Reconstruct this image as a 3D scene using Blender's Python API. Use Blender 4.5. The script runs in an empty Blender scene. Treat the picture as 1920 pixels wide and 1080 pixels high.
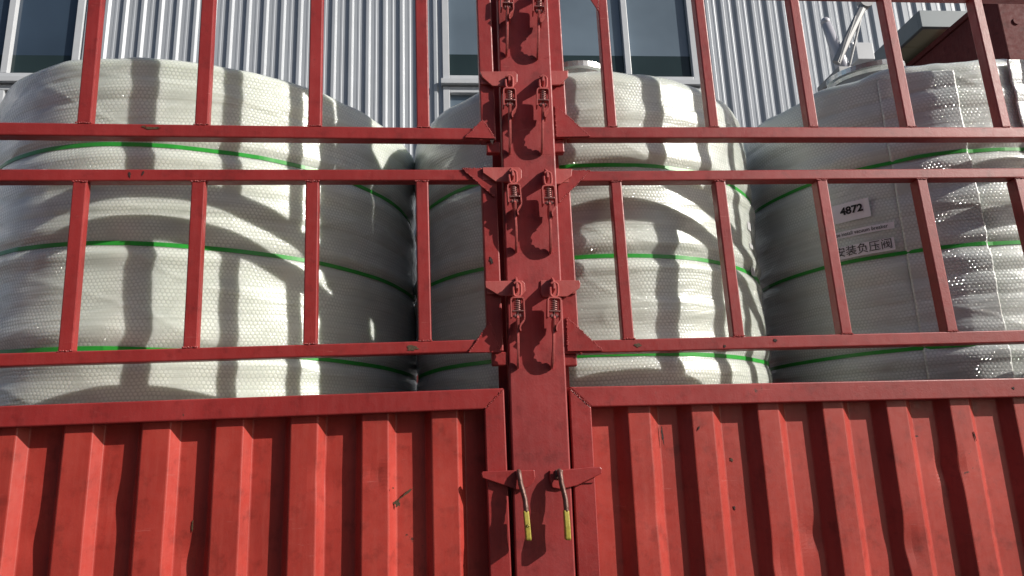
import bpy, bmesh, math, random
from mathutils import Vector, Matrix, noise
random.seed(7)
PI = math.pi
R = math.radians
sc = bpy.context.scene
C = sc.collection

# ---------------------------------------------------------------- camera, sky, sun, exposure
EYE = Vector((0, 0, 1.5))
FPX = 1300.0
CAM = (Matrix.Rotation(-R(4.87476), 3, 'Z') @ Matrix.Rotation(R(13.01394), 3, 'X') @ Matrix.Rotation(R(2.20287), 3, 'Y'))
right, fwd, up = CAM.col[0], CAM.col[1], CAM.col[2]
cam_d = bpy.data.cameras.new('camera')
cam_d.sensor_width = 36
cam_d.lens = FPX / 1920 * 36
cam_d.clip_start = 0.05
cam_d.clip_end = 2000
cam = bpy.data.objects.new('camera', cam_d)
C.objects.link(cam)
m = Matrix((right, up, -fwd)).transposed().to_4x4()
m.translation = EYE
cam.matrix_world = m
sc.camera = cam

SUN_AZ = R(63)          # to the right of the outward normal of the truck side
SUN_EL = R(28.5)
S = Vector((math.sin(SUN_AZ) * math.cos(SUN_EL), -math.cos(SUN_AZ) * math.cos(SUN_EL), math.sin(SUN_EL)))
world = bpy.data.worlds.new('World')
sc.world = world
world.use_nodes = True
wn = world.node_tree
bg = wn.nodes['Background']
sky = wn.nodes.new('ShaderNodeTexSky')
sky.sky_type = 'NISHITA'
sky.sun_disc = False
sky.sun_elevation = SUN_EL
sky.sun_rotation = PI - SUN_AZ
sky.altitude = 50
sky.air_density = 1.0
sky.dust_density = 1.5
wn.links.new(sky.outputs['Color'], bg.inputs['Color'])
bg.inputs['Strength'].default_value = 0.078
sun_d = bpy.data.lights.new('sun', 'SUN')
sun_d.energy = 5.0
sun_d.angle = R(0.53)
sun_d.color = (1.0, 0.95, 0.87)
sun = bpy.data.objects.new('sun', sun_d)
C.objects.link(sun)
sun.rotation_euler = S.to_track_quat('Z', 'Y').to_euler()
sun.location = (4, -6, 8)
sc.view_settings.view_transform = 'Standard'
sc.view_settings.look = 'None'
sc.view_settings.exposure = 0.15
sc.view_settings.gamma = 1


def ray(px, py):
    return CAM @ Vector(((px - 960) / FPX, 1, (540 - py) / FPX))


def at(px, py, Y):
    """world point seen at a pixel of the photograph, on the upright plane y = Y"""
    d = ray(px, py)
    return EYE + d * (Y / d.y)


# ---------------------------------------------------------------- materials
def mat(name):
    m = bpy.data.materials.new(name)
    m.use_nodes = True
    return m, m.node_tree.nodes, m.node_tree.links, m.node_tree.nodes['Principled BSDF']


def nd(ns, t, **kw):
    n = ns.new(t)
    for k, v in kw.items():
        if k in ('operation', 'blend_type', 'data_type', 'feature', 'distance', 'noise_dimensions', 'interpolation_type', 'wave_type', 'bands_direction'):
            setattr(n, k, v)
        else:
            n.inputs[k].default_value = v
    return n


def ramp(ns, stops):
    r = ns.new('ShaderNodeValToRGB')
    e = r.color_ramp.elements
    e[0].position, e[0].color = stops[0][0], stops[0][1]
    e[1].position, e[1].color = stops[-1][0], stops[-1][1]
    for p, c in stops[1:-1]:
        x = e.new(p)
        x.color = c
    return r


def g4(v):
    return (v, v, v, 1)


def paint(name, col, rough=0.42, chips=0.80, chipcol=(0.075, 0.03, 0.022), bump=0.25, fade=1.25, spec=0.5):
    m, ns, ln, b = mat(name)
    tc = ns.new('ShaderNodeTexCoord')
    n1 = nd(ns, 'ShaderNodeTexNoise', Scale=3.2, Detail=6.0, Roughness=0.6)
    n2 = nd(ns, 'ShaderNodeTexNoise', Scale=38.0, Detail=8.0, Roughness=0.72)
    n3 = nd(ns, 'ShaderNodeTexNoise', Scale=170.0, Detail=3.0)
    mp = ns.new('ShaderNodeMapping')
    mp.inputs['Scale'].default_value = (60, 60, 5)
    n4 = nd(ns, 'ShaderNodeTexNoise', Scale=1.0, Detail=5.0, Roughness=0.7)
    for n in (n1, n2, n3):
        ln.new(tc.outputs['Object'], n.inputs['Vector'])
    ln.new(tc.outputs['Object'], mp.inputs['Vector'])
    ln.new(mp.outputs['Vector'], n4.inputs['Vector'])
    r1 = ramp(ns, [(0.3, (col[0] * 0.78, col[1] * 0.8, col[2] * 0.8, 1)), (0.55, (*col, 1)),
                   (0.75, (min(1, col[0] * fade), col[1] * fade * 1.25, col[2] * fade * 1.25, 1))])
    ln.new(n1.outputs['Fac'], r1.inputs['Fac'])
    # streaky chalking
    r4 = ramp(ns, [(0.45, g4(0)), (0.8, g4(0.35))])
    ln.new(n4.outputs['Fac'], r4.inputs['Fac'])
    mx0 = ns.new('ShaderNodeMixRGB')
    mx0.inputs['Color2'].default_value = (min(1, col[0] * 1.2), col[1] * 2.2, col[2] * 2.2, 1)
    ln.new(r4.outputs['Color'], mx0.inputs['Fac'])
    ln.new(r1.outputs['Color'], mx0.inputs['Color1'])
    # chips: where coarse and fine noise agree
    mul = nd(ns, 'ShaderNodeMath', operation='MULTIPLY')
    ln.new(n2.outputs['Fac'], mul.inputs[0])
    ln.new(n1.outputs['Fac'], mul.inputs[1])
    mul2 = nd(ns, 'ShaderNodeMath', operation='MULTIPLY')
    mul2.inputs[1].default_value = 2.0
    ln.new(mul.outputs[0], mul2.inputs[0])
    r2 = ramp(ns, [(chips, g4(0)), (chips + 0.035, g4(1))])
    ln.new(mul2.outputs[0], r2.inputs['Fac'])
    mx = ns.new('ShaderNodeMixRGB')
    mx.inputs['Color2'].default_value = (*chipcol, 1)
    ln.new(r2.outputs['Color'], mx.inputs['Fac'])
    ln.new(mx0.outputs['Color'], mx.inputs['Color1'])
    n5 = nd(ns, 'ShaderNodeTexNoise', Scale=16.0, Detail=7.0, Roughness=0.65)
    ln.new(tc.outputs['Object'], n5.inputs['Vector'])
    r5 = ramp(ns, [(0.32, g4(0.66)), (0.47, g4(1)), (0.66, g4(1.0)), (0.78, (1.0, 1.0, 1.0, 1))])
    ln.new(n5.outputs['Fac'], r5.inputs['Fac'])
    mm = ns.new('ShaderNodeMixRGB')
    mm.blend_type = 'MULTIPLY'
    mm.inputs['Fac'].default_value = 0.8
    ln.new(mx.outputs['Color'], mm.inputs['Color1'])
    ln.new(r5.outputs['Color'], mm.inputs['Color2'])
    # hairline scratches down to a paler coat
    mps = ns.new('ShaderNodeMapping')
    mps.inputs['Scale'].default_value = (9, 9, 120)
    mps.inputs['Rotation'].default_value = (R(8), R(24), 0)
    ln.new(tc.outputs['Object'], mps.inputs['Vector'])
    n6 = nd(ns, 'ShaderNodeTexNoise', Scale=1.0, Detail=4.0, Roughness=0.7)
    ln.new(mps.outputs['Vector'], n6.inputs['Vector'])
    r6 = ramp(ns, [(0.67, g4(0)), (0.72, g4(0.35))])
    ln.new(n6.outputs['Fac'], r6.inputs['Fac'])
    ms = ns.new('ShaderNodeMixRGB')
    ms.inputs['Color2'].default_value = (0.50, 0.17, 0.15, 1)
    ln.new(r6.outputs['Color'], ms.inputs['Fac'])
    ln.new(mm.outputs['Color'], ms.inputs['Color1'])
    ln.new(ms.outputs['Color'], b.inputs['Base Color'])
    rr = ramp(ns, [(0.3, g4(rough - 0.08)), (0.7, g4(rough + 0.14))])
    ln.new(n2.outputs['Fac'], rr.inputs['Fac'])
    ln.new(rr.outputs['Color'], b.inputs['Roughness'])
    b.inputs['Specular IOR Level'].default_value = spec
    add = nd(ns, 'ShaderNodeMath', operation='ADD')
    ln.new(n2.outputs['Fac'], add.inputs[0])
    ln.new(n3.outputs['Fac'], add.inputs[1])
    bp = nd(ns, 'ShaderNodeBump', Strength=bump, Distance=0.0015)
    ln.new(add.outputs[0], bp.inputs['Height'])
    ln.new(bp.outputs['Normal'], b.inputs['Normal'])
    return m


def wrap_mat(name, col, bub=1.0, seed=0.0, sss=0.85):
    m, ns, ln, b = mat(name)
    uv = ns.new('ShaderNodeUVMap')
    uv.uv_map = 'UVMap'
    # gentle wobble so the grid of bubbles is not ruler-straight
    wob = nd(ns, 'ShaderNodeTexNoise', Scale=5.0, Detail=2.0)
    ln.new(uv.outputs['UV'], wob.inputs['Vector'])
    ws = nd(ns, 'ShaderNodeVectorMath', operation='SCALE')
    ws.inputs['Scale'].default_value = 0.03
    ln.new(wob.outputs['Color'], ws.inputs[0])
    wa = nd(ns, 'ShaderNodeVectorMath', operation='ADD')
    ln.new(uv.outputs['UV'], wa.inputs[0])
    ln.new(ws.outputs[0], wa.inputs[1])
    P = 0.0138
    mulv = nd(ns, 'ShaderNodeVectorMath', operation='MULTIPLY')
    mulv.inputs[1].default_value = (1 / P, 1 / (P * 1.732), 0)
    ln.new(wa.outputs[0], mulv.inputs[0])
    ds = []
    for off in (0.0, 0.5):
        a = nd(ns, 'ShaderNodeVectorMath', operation='ADD')
        a.inputs[1].default_value = (off + 100, off + 100, 0)
        ln.new(mulv.outputs[0], a.inputs[0])
        f = nd(ns, 'ShaderNodeVectorMath', operation='FRACTION')
        ln.new(a.outputs[0], f.inputs[0])
        s_ = nd(ns, 'ShaderNodeVectorMath', operation='SUBTRACT')
        s_.inputs[1].default_value = (0.5, 0.5, 0)
        ln.new(f.outputs[0], s_.inputs[0])
        k = nd(ns, 'ShaderNodeVectorMath', operation='MULTIPLY')
        k.inputs[1].default_value = (1, 1.732, 0)
        ln.new(s_.outputs[0], k.inputs[0])
        l = nd(ns, 'ShaderNodeVectorMath', operation='LENGTH')
        ln.new(k.outputs[0], l.inputs[0])
        ds.append(l)
    mn = nd(ns, 'ShaderNodeMath', operation='MINIMUM')
    ln.new(ds[0].outputs['Value'], mn.inputs[0])
    ln.new(ds[1].outputs['Value'], mn.inputs[1])
    bb = ramp(ns, [(0.10, g4(1)), (0.30, g4(0.8)), (0.46, g4(0))])
    bb.color_ramp.interpolation = 'EASE'
    ln.new(mn.outputs[0], bb.inputs['Fac'])
    # patches where the bubbles are squashed or face inwards
    pt = nd(ns, 'ShaderNodeTexNoise', Scale=9.0, Detail=5.0)
    off = nd(ns, 'ShaderNodeVectorMath', operation='ADD')
    off.inputs[1].default_value = (seed, seed, seed)
    ln.new(uv.outputs['UV'], off.inputs[0])
    ln.new(off.outputs[0], pt.inputs['Vector'])
    pr = ramp(ns, [(0.37, g4(0.15)), (0.56, g4(1))])
    ln.new(pt.outputs['Fac'], pr.inputs['Fac'])
    bm_ = nd(ns, 'ShaderNodeMath', operation='MULTIPLY')
    ln.new(bb.outputs['Color'], bm_.inputs[0])
    ln.new(pr.outputs['Color'], bm_.inputs[1])
    # horizontal lines of the wound layers
    mp = nd(ns, 'ShaderNodeMapping')
    mp.inputs['Scale'].default_value = (1.3, 55, 1)
    mp.inputs['Rotation'].default_value = (0, 0, R(0.4))
    ln.new(off.outputs[0], mp.inputs['Vector'])
    ln2 = nd(ns, 'ShaderNodeTexNoise', Scale=1.0, Detail=4.0, Roughness=0.65)
    ln.new(mp.outputs['Vector'], ln2.inputs['Vector'])
    crk = nd(ns, 'ShaderNodeTexNoise', Scale=95.0, Detail=4.0, Roughness=0.7)
    ln.new(uv.outputs['UV'], crk.inputs['Vector'])
    # milky body: only the layers and creases shade it; the clear glossy skin carries the bubbles
    bb0 = nd(ns, 'ShaderNodeBump', Strength=0.26 * bub, Distance=0.002)
    ln.new(bm_.outputs[0], bb0.inputs['Height'])
    b2 = nd(ns, 'ShaderNodeBump', Strength=0.30, Distance=0.005)
    ln.new(ln2.outputs['Fac'], b2.inputs['Height'])
    ln.new(bb0.outputs['Normal'], b2.inputs['Normal'])
    ln.new(b2.outputs['Normal'], b.inputs['Normal'])
    b1 = nd(ns, 'ShaderNodeBump', Strength=min(1.0, 1.0 * bub), Distance=0.0045)
    ln.new(bm_.outputs[0], b1.inputs['Height'])
    b4 = nd(ns, 'ShaderNodeBump', Strength=0.5, Distance=0.004)
    ln.new(ln2.outputs['Fac'], b4.inputs['Height'])
    ln.new(b1.outputs['Normal'], b4.inputs['Normal'])
    b3 = nd(ns, 'ShaderNodeBump', Strength=0.4, Distance=0.0025)
    ln.new(crk.outputs['Fac'], b3.inputs['Height'])
    ln.new(b4.outputs['Normal'], b3.inputs['Normal'])
    ln.new(b3.outputs['Normal'], b.inputs['Coat Normal'])
    b.inputs['Coat Weight'].default_value = 1.0
    b.inputs['Coat Roughness'].default_value = 0.09
    b.inputs['Coat IOR'].default_value = 1.5
    # tone: bubble glints painted as whiter dots over the film, layers vary
    c1 = ramp(ns, [(0.25, (col[0] * 0.8, col[1] * 0.81, col[2] * 0.8, 1)), (0.7, (*col, 1))])
    ln.new(ln2.outputs['Fac'], c1.inputs['Fac'])
    mx = ns.new('ShaderNodeMixRGB')
    mx.inputs['Color2'].default_value = (min(1, col[0] * 1.35), min(1, col[1] * 1.33), min(1, col[2] * 1.33), 1)
    mf = nd(ns, 'ShaderNodeMath', operation='MULTIPLY')
    mf.inputs[1].default_value = 0.6
    ln.new(bm_.outputs[0], mf.inputs[0])
    ln.new(mf.outputs[0], mx.inputs['Fac'])
    ln.new(c1.outputs['Color'], mx.inputs['Color1'])
    ln.new(mx.outputs['Color'], b.inputs['Base Color'])
    b.inputs['Roughness'].default_value = 0.36
    b.inputs['Specular IOR Level'].default_value = 0.6
    b.inputs['Subsurface Weight'].default_value = sss
    b.inputs['Subsurface Radius'].default_value = (1, 1, 0.9)
    b.inputs['Subsurface Scale'].default_value = 0.045
    return m


def simple(name, col, rough=0.5, metal=0.0, nscale=30.0, var=0.15, bump=0.1, spec=0.5, ior=None):
    m, ns, ln, b = mat(name)
    tc = ns.new('ShaderNodeTexCoord')
    n = nd(ns, 'ShaderNodeTexNoise', Scale=nscale, Detail=6.0, Roughness=0.65)
    ln.new(tc.outputs['Object'], n.inputs['Vector'])
    r = ramp(ns, [(0.3, tuple(c * (1 - var) for c in col) + (1,)), (0.7, tuple(min(1, c * (1 + var)) for c in col) + (1,))])
    ln.new(n.outputs['Fac'], r.inputs['Fac'])
    ln.new(r.outputs['Color'], b.inputs['Base Color'])
    b.inputs['Roughness'].default_value = rough
    b.inputs['Metallic'].default_value = metal
    b.inputs['Specular IOR Level'].default_value = spec
    if ior:
        b.inputs['IOR'].default_value = ior
    if bump:
        bp = nd(ns, 'ShaderNodeBump', Strength=bump, Distance=0.002)
        ln.new(n.outputs['Fac'], bp.inputs['Height'])
        ln.new(bp.outputs['Normal'], b.inputs['Normal'])
    return m


M = {}
M['red'] = paint('red_gate_paint', (0.285, 0.025, 0.024))
M['red_sheet'] = paint('red_sheet_paint', (0.37, 0.038, 0.028), rough=0.44, chips=0.86, bump=0.12)
M['red_post'] = paint('red_post_paint', (0.30, 0.031, 0.031), rough=0.5, chips=0.78)
M['latch'] = paint('latch_red_paint', (0.42, 0.085, 0.078), rough=0.36, chips=0.72, chipcol=(0.11, 0.05, 0.04))
M['spring'] = simple('spring_steel', (0.34, 0.16, 0.15), 0.3, 0.5, 90)
M['rust'] = simple('rusty_rod', (0.16, 0.085, 0.07), 0.42, 0.35, 120, 0.5, 0.6)
M['yellow'] = simple('yellow_sleeve', (0.37, 0.30, 0.055), 0.42, 0, 60, 0.25, 0.3)
M['wrap1'] = wrap_mat('bubble_wrap_white', (0.655, 0.70, 0.635), 1.0, 0.0)
M['wrap2'] = wrap_mat('bubble_wrap_pale', (0.60, 0.64, 0.585), 1.0, 3.1)
M['wrap3'] = wrap_mat('bubble_wrap_grey', (0.64, 0.68, 0.65), 0.85, 6.3)
M['wrap4'] = wrap_mat('bubble_wrap_flap', (0.58, 0.61, 0.60), 0.8, 6.3, 0.1)
M['strap'] = simple('green_strap', (0.03, 0.33, 0.04), 0.35, 0, 40, 0.12, 0.05)
M['siding'] = simple('grey_siding', (0.40, 0.425, 0.46), 0.36, 0.12, 2.5, 0.06, 0.05)
M['frame'] = simple('white_window_frame', (0.50, 0.52, 0.55), 0.35, 0, 8, 0.05, 0.03)
M['canopy'] = simple('canopy_grey', (0.17, 0.20, 0.22), 0.6, 0.1, 4, 0.06, 0.03)
M['soffit'] = simple('soffit_beige', (0.40, 0.38, 0.27), 0.6, 0, 4, 0.08, 0.03)
M['shaded_red'] = paint('shaded_red_steel', (0.13, 0.026, 0.026), rough=0.7, chips=0.80, spec=0.2)  # red steel with its shade put into a darker base colour
M['steel'] = simple('stainless_steel', (0.52, 0.51, 0.56), 0.35, 0.15, 30, 0.06, 0.03)
M['galv'] = simple('grey_arm_paint', (0.30, 0.30, 0.31), 0.5, 0.1, 30, 0.1, 0.05)
M['paper'] = simple('white_paper', (0.88, 0.85, 0.92), 0.7, 0, 20, 0.03, 0.0)
M['ink'] = simple('black_ink', (0.012, 0.012, 0.016), 0.6, 0, 20, 0.0, 0.0)
M['tape'] = simple('clear_tape', (0.55, 0.55, 0.56), 0.12, 0, 20, 0.05, 0.05)
M['lid'] = simple('lid_steel', (0.66, 0.67, 0.66), 0.25, 0.8, 30, 0.05, 0.03)
M['bed'] = simple('bed_steel', (0.10, 0.05, 0.045), 0.6, 0, 12, 0.3, 0.2)
M['ground'] = simple('asphalt_yard', (0.055, 0.053, 0.052), 0.85, 0, 1.5, 0.2, 0.3)
M['dark'] = simple('dark_interior', (0.02, 0.022, 0.025), 0.8, 0, 4, 0.1, 0.0)
M['weld'] = paint('weld_paint', (0.34, 0.05, 0.045), rough=0.35, chips=0.60)


def glass_mat(name, col, ior=1.9, rough=0.03):
    m, ns, ln, b = mat(name)
    tc = ns.new('ShaderNodeTexCoord')
    n = nd(ns, 'ShaderNodeTexNoise', Scale=1.1, Detail=3.0)
    ln.new(tc.outputs['Object'], n.inputs['Vector'])
    r = ramp(ns, [(0.3, tuple(c * 0.8 for c in col) + (1,)), (0.7, tuple(c * 1.2 for c in col) + (1,))])
    ln.new(n.outputs['Fac'], r.inputs['Fac'])
    ln.new(r.outputs['Color'], b.inputs['Base Color'])
    b.inputs['Roughness'].default_value = rough
    b.inputs['IOR'].default_value = ior
    bp = nd(ns, 'ShaderNodeBump', Strength=0.05, Distance=0.02)
    ln.new(n.outputs['Fac'], bp.inputs['Height'])
    ln.new(bp.outputs['Normal'], b.inputs['Normal'])
    return m


M['glass'] = glass_mat('window_glass', (0.13, 0.17, 0.21), 1.7)
M['glass_dark'] = glass_mat('dark_window_glass', (0.034, 0.052, 0.078), 1.7)
M['glass_reflection'] = glass_mat('dark_reflection_glass', (0.022, 0.036, 0.038), 1.4)  # dark tone painted for the roofline mirrored low in the windows


# ---------------------------------------------------------------- object helpers
def obj(name, bm, material, parent=None, mw=None, smooth=False):
    me = bpy.data.meshes.new(name)
    bmesh.ops.recalc_face_normals(bm, faces=bm.faces)
    bm.to_mesh(me)
    bm.free()
    me.materials.append(M[material] if isinstance(material, str) else material)
    if smooth:
        for p in me.polygons:
            p.use_smooth = True
    o = bpy.data.objects.new(name, me)
    C.objects.link(o)
    if parent:
        o.parent = parent
    if mw is not None:
        o.matrix_basis = mw
    return o


def empty(name, loc):
    o = bpy.data.objects.new(name, None)
    o.empty_display_size = 0.2
    C.objects.link(o)
    o.location = loc
    return o


def tag(o, label=None, cat=None, group=None, kind=None):
    if label:
        o['label'] = label
    if cat:
        o['category'] = cat
    if group:
        o['group'] = group
    if kind:
        o['kind'] = kind
    return o


def box(bm, x0, x1, y0, y1, z0, z1, bev=0.0, seg=2):
    vs = [bm.verts.new((x, y, z)) for x in (x0, x1) for y in (y0, y1) for z in (z0, z1)]
    idx = [(0, 1, 3, 2), (4, 6, 7, 5), (0, 4, 5, 1), (2, 3, 7, 6), (0, 2, 6, 4), (1, 5, 7, 3)]
    fs = [bm.faces.new([vs[i] for i in f]) for f in idx]
    if bev:
        es = list({e for f in fs for e in f.edges})
        bmesh.ops.bevel(bm, geom=es, offset=bev, segments=seg, profile=0.5, affect='EDGES', clamp_overlap=True)


def prism(bm, pts, y0, y1, bev=0.0):
    """pts: (x, z) outline, extruded from y0 to y1"""
    a = [bm.verts.new((x, y0, z)) for x, z in pts]
    b = [bm.verts.new((x, y1, z)) for x, z in pts]
    fs = [bm.faces.new(a), bm.faces.new(list(reversed(b)))]
    n = len(pts)
    for i in range(n):
        fs.append(bm.faces.new([a[i], b[i], b[(i + 1) % n], a[(i + 1) % n]]))
    bmesh.ops.recalc_face_normals(bm, faces=fs)
    if bev:
        es = list({e for f in fs for e in f.edges})
        bmesh.ops.bevel(bm, geom=es, offset=bev, segments=2, profile=0.5, affect='EDGES', clamp_overlap=True)


def prism_x(bm, pts, x0, x1, bev=0.0):
    """pts: (y, z) outline, extruded from x0 to x1"""
    n0 = len(bm.verts)
    a = [bm.verts.new((x0, y, z)) for y, z in pts]
    b = [bm.verts.new((x1, y, z)) for y, z in pts]
    n = len(pts)
    fs = []
    fs.append(bm.faces.new(a))
    fs.append(bm.faces.new(list(reversed(b))))
    for i in range(n):
        fs.append(bm.faces.new([a[i], b[i], b[(i + 1) % n], a[(i + 1) % n]]))
    bmesh.ops.recalc_face_normals(bm, faces=fs)
    if bev:
        es = list({e for f in fs[:2] for e in f.edges})
        bmesh.ops.bevel(bm, geom=es, offset=bev, segments=1, profile=0.5, affect='EDGES', clamp_overlap=True)


def tube(bm, pts, rx, ry=None, n=10, up_hint=Vector((0, 1, 0)), closed=False, radii=None):
    """sweep an ellipse (rx sideways, ry along up_hint) along a path"""
    ry = ry or rx
    pts = [Vector(p) for p in pts]
    rings = []
    N = len(pts)
    for i, p in enumerate(pts):
        a = pts[i - 1] if (i > 0 or closed) else p
        c = pts[(i + 1) % N] if (i < N - 1 or closed) else p
        t = (c - a).normalized()
        v = up_hint - t * up_hint.dot(t)
        if v.length < 1e-4:
            v = Vector((0, 0, 1)) - t * t.z
        v.normalize()
        u = t.cross(v)
        s = radii[i] if radii else 1.0
        rings.append([bm.verts.new(p + u * math.cos(2 * PI * k / n) * rx * s + v * math.sin(2 * PI * k / n) * ry * s) for k in range(n)])
    for i in range(N if closed else N - 1):
        A, B = rings[i], rings[(i + 1) % N]
        for k in range(n):
            bm.faces.new([A[k], A[(k + 1) % n], B[(k + 1) % n], B[k]])
    if not closed:
        bm.faces.new(list(reversed(rings[0])))
        bm.faces.new(rings[-1])


def cyl(bm, c, axis, r, h, n=20, r2=None):
    axis = Vector(axis).normalized()
    q = axis.to_track_quat('Z', 'Y').to_matrix().to_4x4()
    q.translation = Vector(c)
    bmesh.ops.create_cone(bm, cap_ends=True, segments=n, radius1=r, radius2=r if r2 is None else r2, depth=h, matrix=q)


def bead(bm, p0, p1, rad=0.0032, step=0.0045, rnd=random):
    """a row of overlapping weld lumps"""
    p0, p1 = Vector(p0), Vector(p1)
    n = max(2, int((p1 - p0).length / step))
    for i in range(n + 1):
        p = p0.lerp(p1, i / n) + Vector((rnd.uniform(-1, 1), 0, rnd.uniform(-1, 1))) * 0.0014
        s = rad * rnd.uniform(0.65, 1.3)
        mt = Matrix.Translation(p) @ Matrix.Diagonal((s * 1.25, s * 0.7, s, 1))
        bmesh.ops.create_icosphere(bm, subdivisions=1, radius=1.0, matrix=mt)


# ---------------------------------------------------------------- ground and yard
bm = bmesh.new()
box(bm, -600, 600, -600, 600, -0.5, 0)
tag(obj('ground', bm, 'ground'), kind='structure')

# ---------------------------------------------------------------- the truck side
truck = empty('cargo_truck', (0, 3.2, 0))
tag(truck, 'red steel cargo truck side with lattice gates, corrugated lower panels and centre post', 'truck')
TI = Matrix.Translation((0, -3.2, 0))
ANCH = Vector((0, 2.2, 1.5))
GM = {
    'RU': (-0.264, -1.134, 0.172), 'RL': (-0.894, -2.047, 0.251), 'RP': (1.980, -0.333, 0.485),
    'LU': (2.282, 1.332, -0.329), 'LL': (2.168, 1.213, -0.543), 'LP': (0.690, -0.326, -0.308)}


def gmat(n):
    y, l, i = GM[n]
    m3 = Matrix.Rotation(R(y), 3, 'Z') @ Matrix.Rotation(R(l), 3, 'X') @ Matrix.Rotation(R(i), 3, 'Y')
    m = m3.to_4x4()
    m.translation = ANCH
    return m


def gp(n, px, py, y=0.0):
    """pixel of the photograph to (x, z) in the plane of gate n"""
    m = gmat(n)
    mi = m.inverted()
    d = mi.to_3x3() @ ray(px, py)
    e = mi @ EYE
    q = e + d * ((y - e.y) / d.y)
    return q.x, q.z


def gate(n, stile_px, rails, stake0, dstake, nst, stake_w, stake_d, foot, gussets, keepers, label):
    """a lattice gate: frame mesh of rails and stile, each upright bar, gusset and keeper plate a sub-part"""
    sg = 1 if n[0] == 'R' else -1
    far = 3.4 * sg
    gm = gmat(n)
    bm = bmesh.new()
    sx0, sx1 = stile_px
    RD = 0.045
    zb, zt = rails[0], rails[-1]
    xi = sx1 if sg > 0 else sx0
    for (a, b) in rails:
        box(bm, min(xi, far), max(xi, far), 0, RD, a, b, 0.004)
    box(bm, sx0, sx1, 0.0006, RD, rails[0][0] - 0.001, rails[-1][1] + 0.001, 0.004)
    box(bm, far - 0.02, far + 0.02, 0.0006, RD, rails[0][0], rails[-1][1], 0.004)
    # foot pin below the stile that drops into the post's socket
    fx0, fx1, fz0 = foot
    box(bm, fx0, fx1, 0.010, 0.040, fz0, rails[0][0] - 0.0015, 0.004)
    for a, b in rails:
        for z in (a, b):
            bead(bm, (xi, -0.0005, z), (xi + sg * 0.004, -0.0005, z), 0.003)
    f = obj('lattice_gate', bm, 'red', truck, TI @ gm)
    f['gate_key'] = n
    tag(f, label)
    z0, z1 = rails[0][1], rails[1][0]
    for i in range(nst):
        x = stake0 + sg * dstake * i
        bm = bmesh.new()
        box(bm, x, x + stake_w, 0.001, stake_d, z0 + 0.0004, z1 - 0.0004, 0.004)
        for zz, s_ in ((z0, 1), (z1, -1)):
            bead(bm, (x + 0.001, 0.0, zz + s_ * 0.0015), (x + stake_w - 0.001, 0.0, zz + s_ * 0.0015), 0.0028)
        obj('upright_bar', bm, 'red', f)
    for g in gussets:
        pts = [gp(n, *p) for p in g]
        bm = bmesh.new()
        prism(bm, pts, -0.006, -0.0008, 0.0008)
        for i in range(3):
            if i == 1:
                continue
            a, b = Vector((pts[i][0], -0.005, pts[i][1])), Vector((pts[(i + 1) % 3][0], -0.005, pts[(i + 1) % 3][1]))
            bead(bm, a.lerp(b, 0.03), a.lerp(b, 0.97 if i == 0 else 0.9), 0.0028, 0.006)
        obj('gusset', bm, 'red', f)
    for k in keepers:
        pts = [gp(n, *p) for p in k]
        bm = bmesh.new()
        prism(bm, pts, -0.016, -0.007, 0.0015)
        # the lug that stands behind the plate on the stile
        xa = min(p[0] for p in pts)
        xb = max(p[0] for p in pts)
        za = min(p[1] for p in pts)
        zc = max(p[1] for p in pts)
        e0, e1 = (sx0 + 0.004, sx1 - 0.004)
        box(bm, e0, e1, -0.0072, 0.0004, za + 0.012, zc - 0.004)
        obj('keeper_plate', bm, 'latch', f)
    return f


def spx(n, a, b, y):
    return gp(n, a, y)[0], gp(n, b, y)[0]


RT_U = gp('RU', 1500, -12)[1]
LT_U = gp('LU', 600, -62)[1]
gate('RU', spx('RU', 1031, 1057, 120), [(1.051, 1.094), (RT_U, RT_U + 0.042)], 0.545, 0.370, 8, 0.036, 0.043,
     (gp('RU', 1036, 275)[0], gp('RU', 1059, 275)[0], gp('RU', 1045, 283)[1]),
     [[(1040, 198), (1106, 257), (1043, 258)], [(1122, -8), (1101, -8), (1121, 22)]],
     [[(996, 137), (1064, 137), (1064, 148), (1048, 163), (1000, 165), (996, 160)],
      [(988, -44), (1056, -44), (1056, -33), (1040, -18), (992, -16), (988, -21)]],
     'upper right lattice gate')
gate('RL', spx('RL', 1047, 1077, 480), [(0.293, 0.335), (0.893, 0.931)], 0.543, 0.369, 8, 0.038, 0.045,
     (gp('RL', 1057, 670)[0], gp('RL', 1083, 670)[0], gp('RL', 1070, 685)[1]),
     [[(1062, 595), (1130, 658), (1064, 659)], [(1106, 321), (1045, 321), (1047, 381)]],
     [[(1000, 320), (1072, 320), (1070, 334), (1050, 348), (1004, 350), (1000, 344)],
      [(1013, 528), (1085, 528), (1087, 533), (1086, 542), (1062, 558), (1017, 559), (1013, 552)]],
     'lower right lattice gate')
gate('LU', spx('LU', 898, 925, 120), [(1.024, 1.067), (LT_U, LT_U + 0.042)], -0.111, 0.358, 9, 0.043, 0.032,
     (gp('LU', 913, 275)[0], gp('LU', 938, 275)[0], gp('LU', 925, 284)[1]),
     [[(905, 226), (871, 259), (928, 261)]],
     [[(899, 138), (964, 138), (969, 143), (969, 158), (962, 166), (922, 165), (904, 149)],
      [(893, -43), (958, -43), (963, -38), (963, -23), (956, -15), (916, -16), (898, -32)]],
     'upper left lattice gate')
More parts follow.
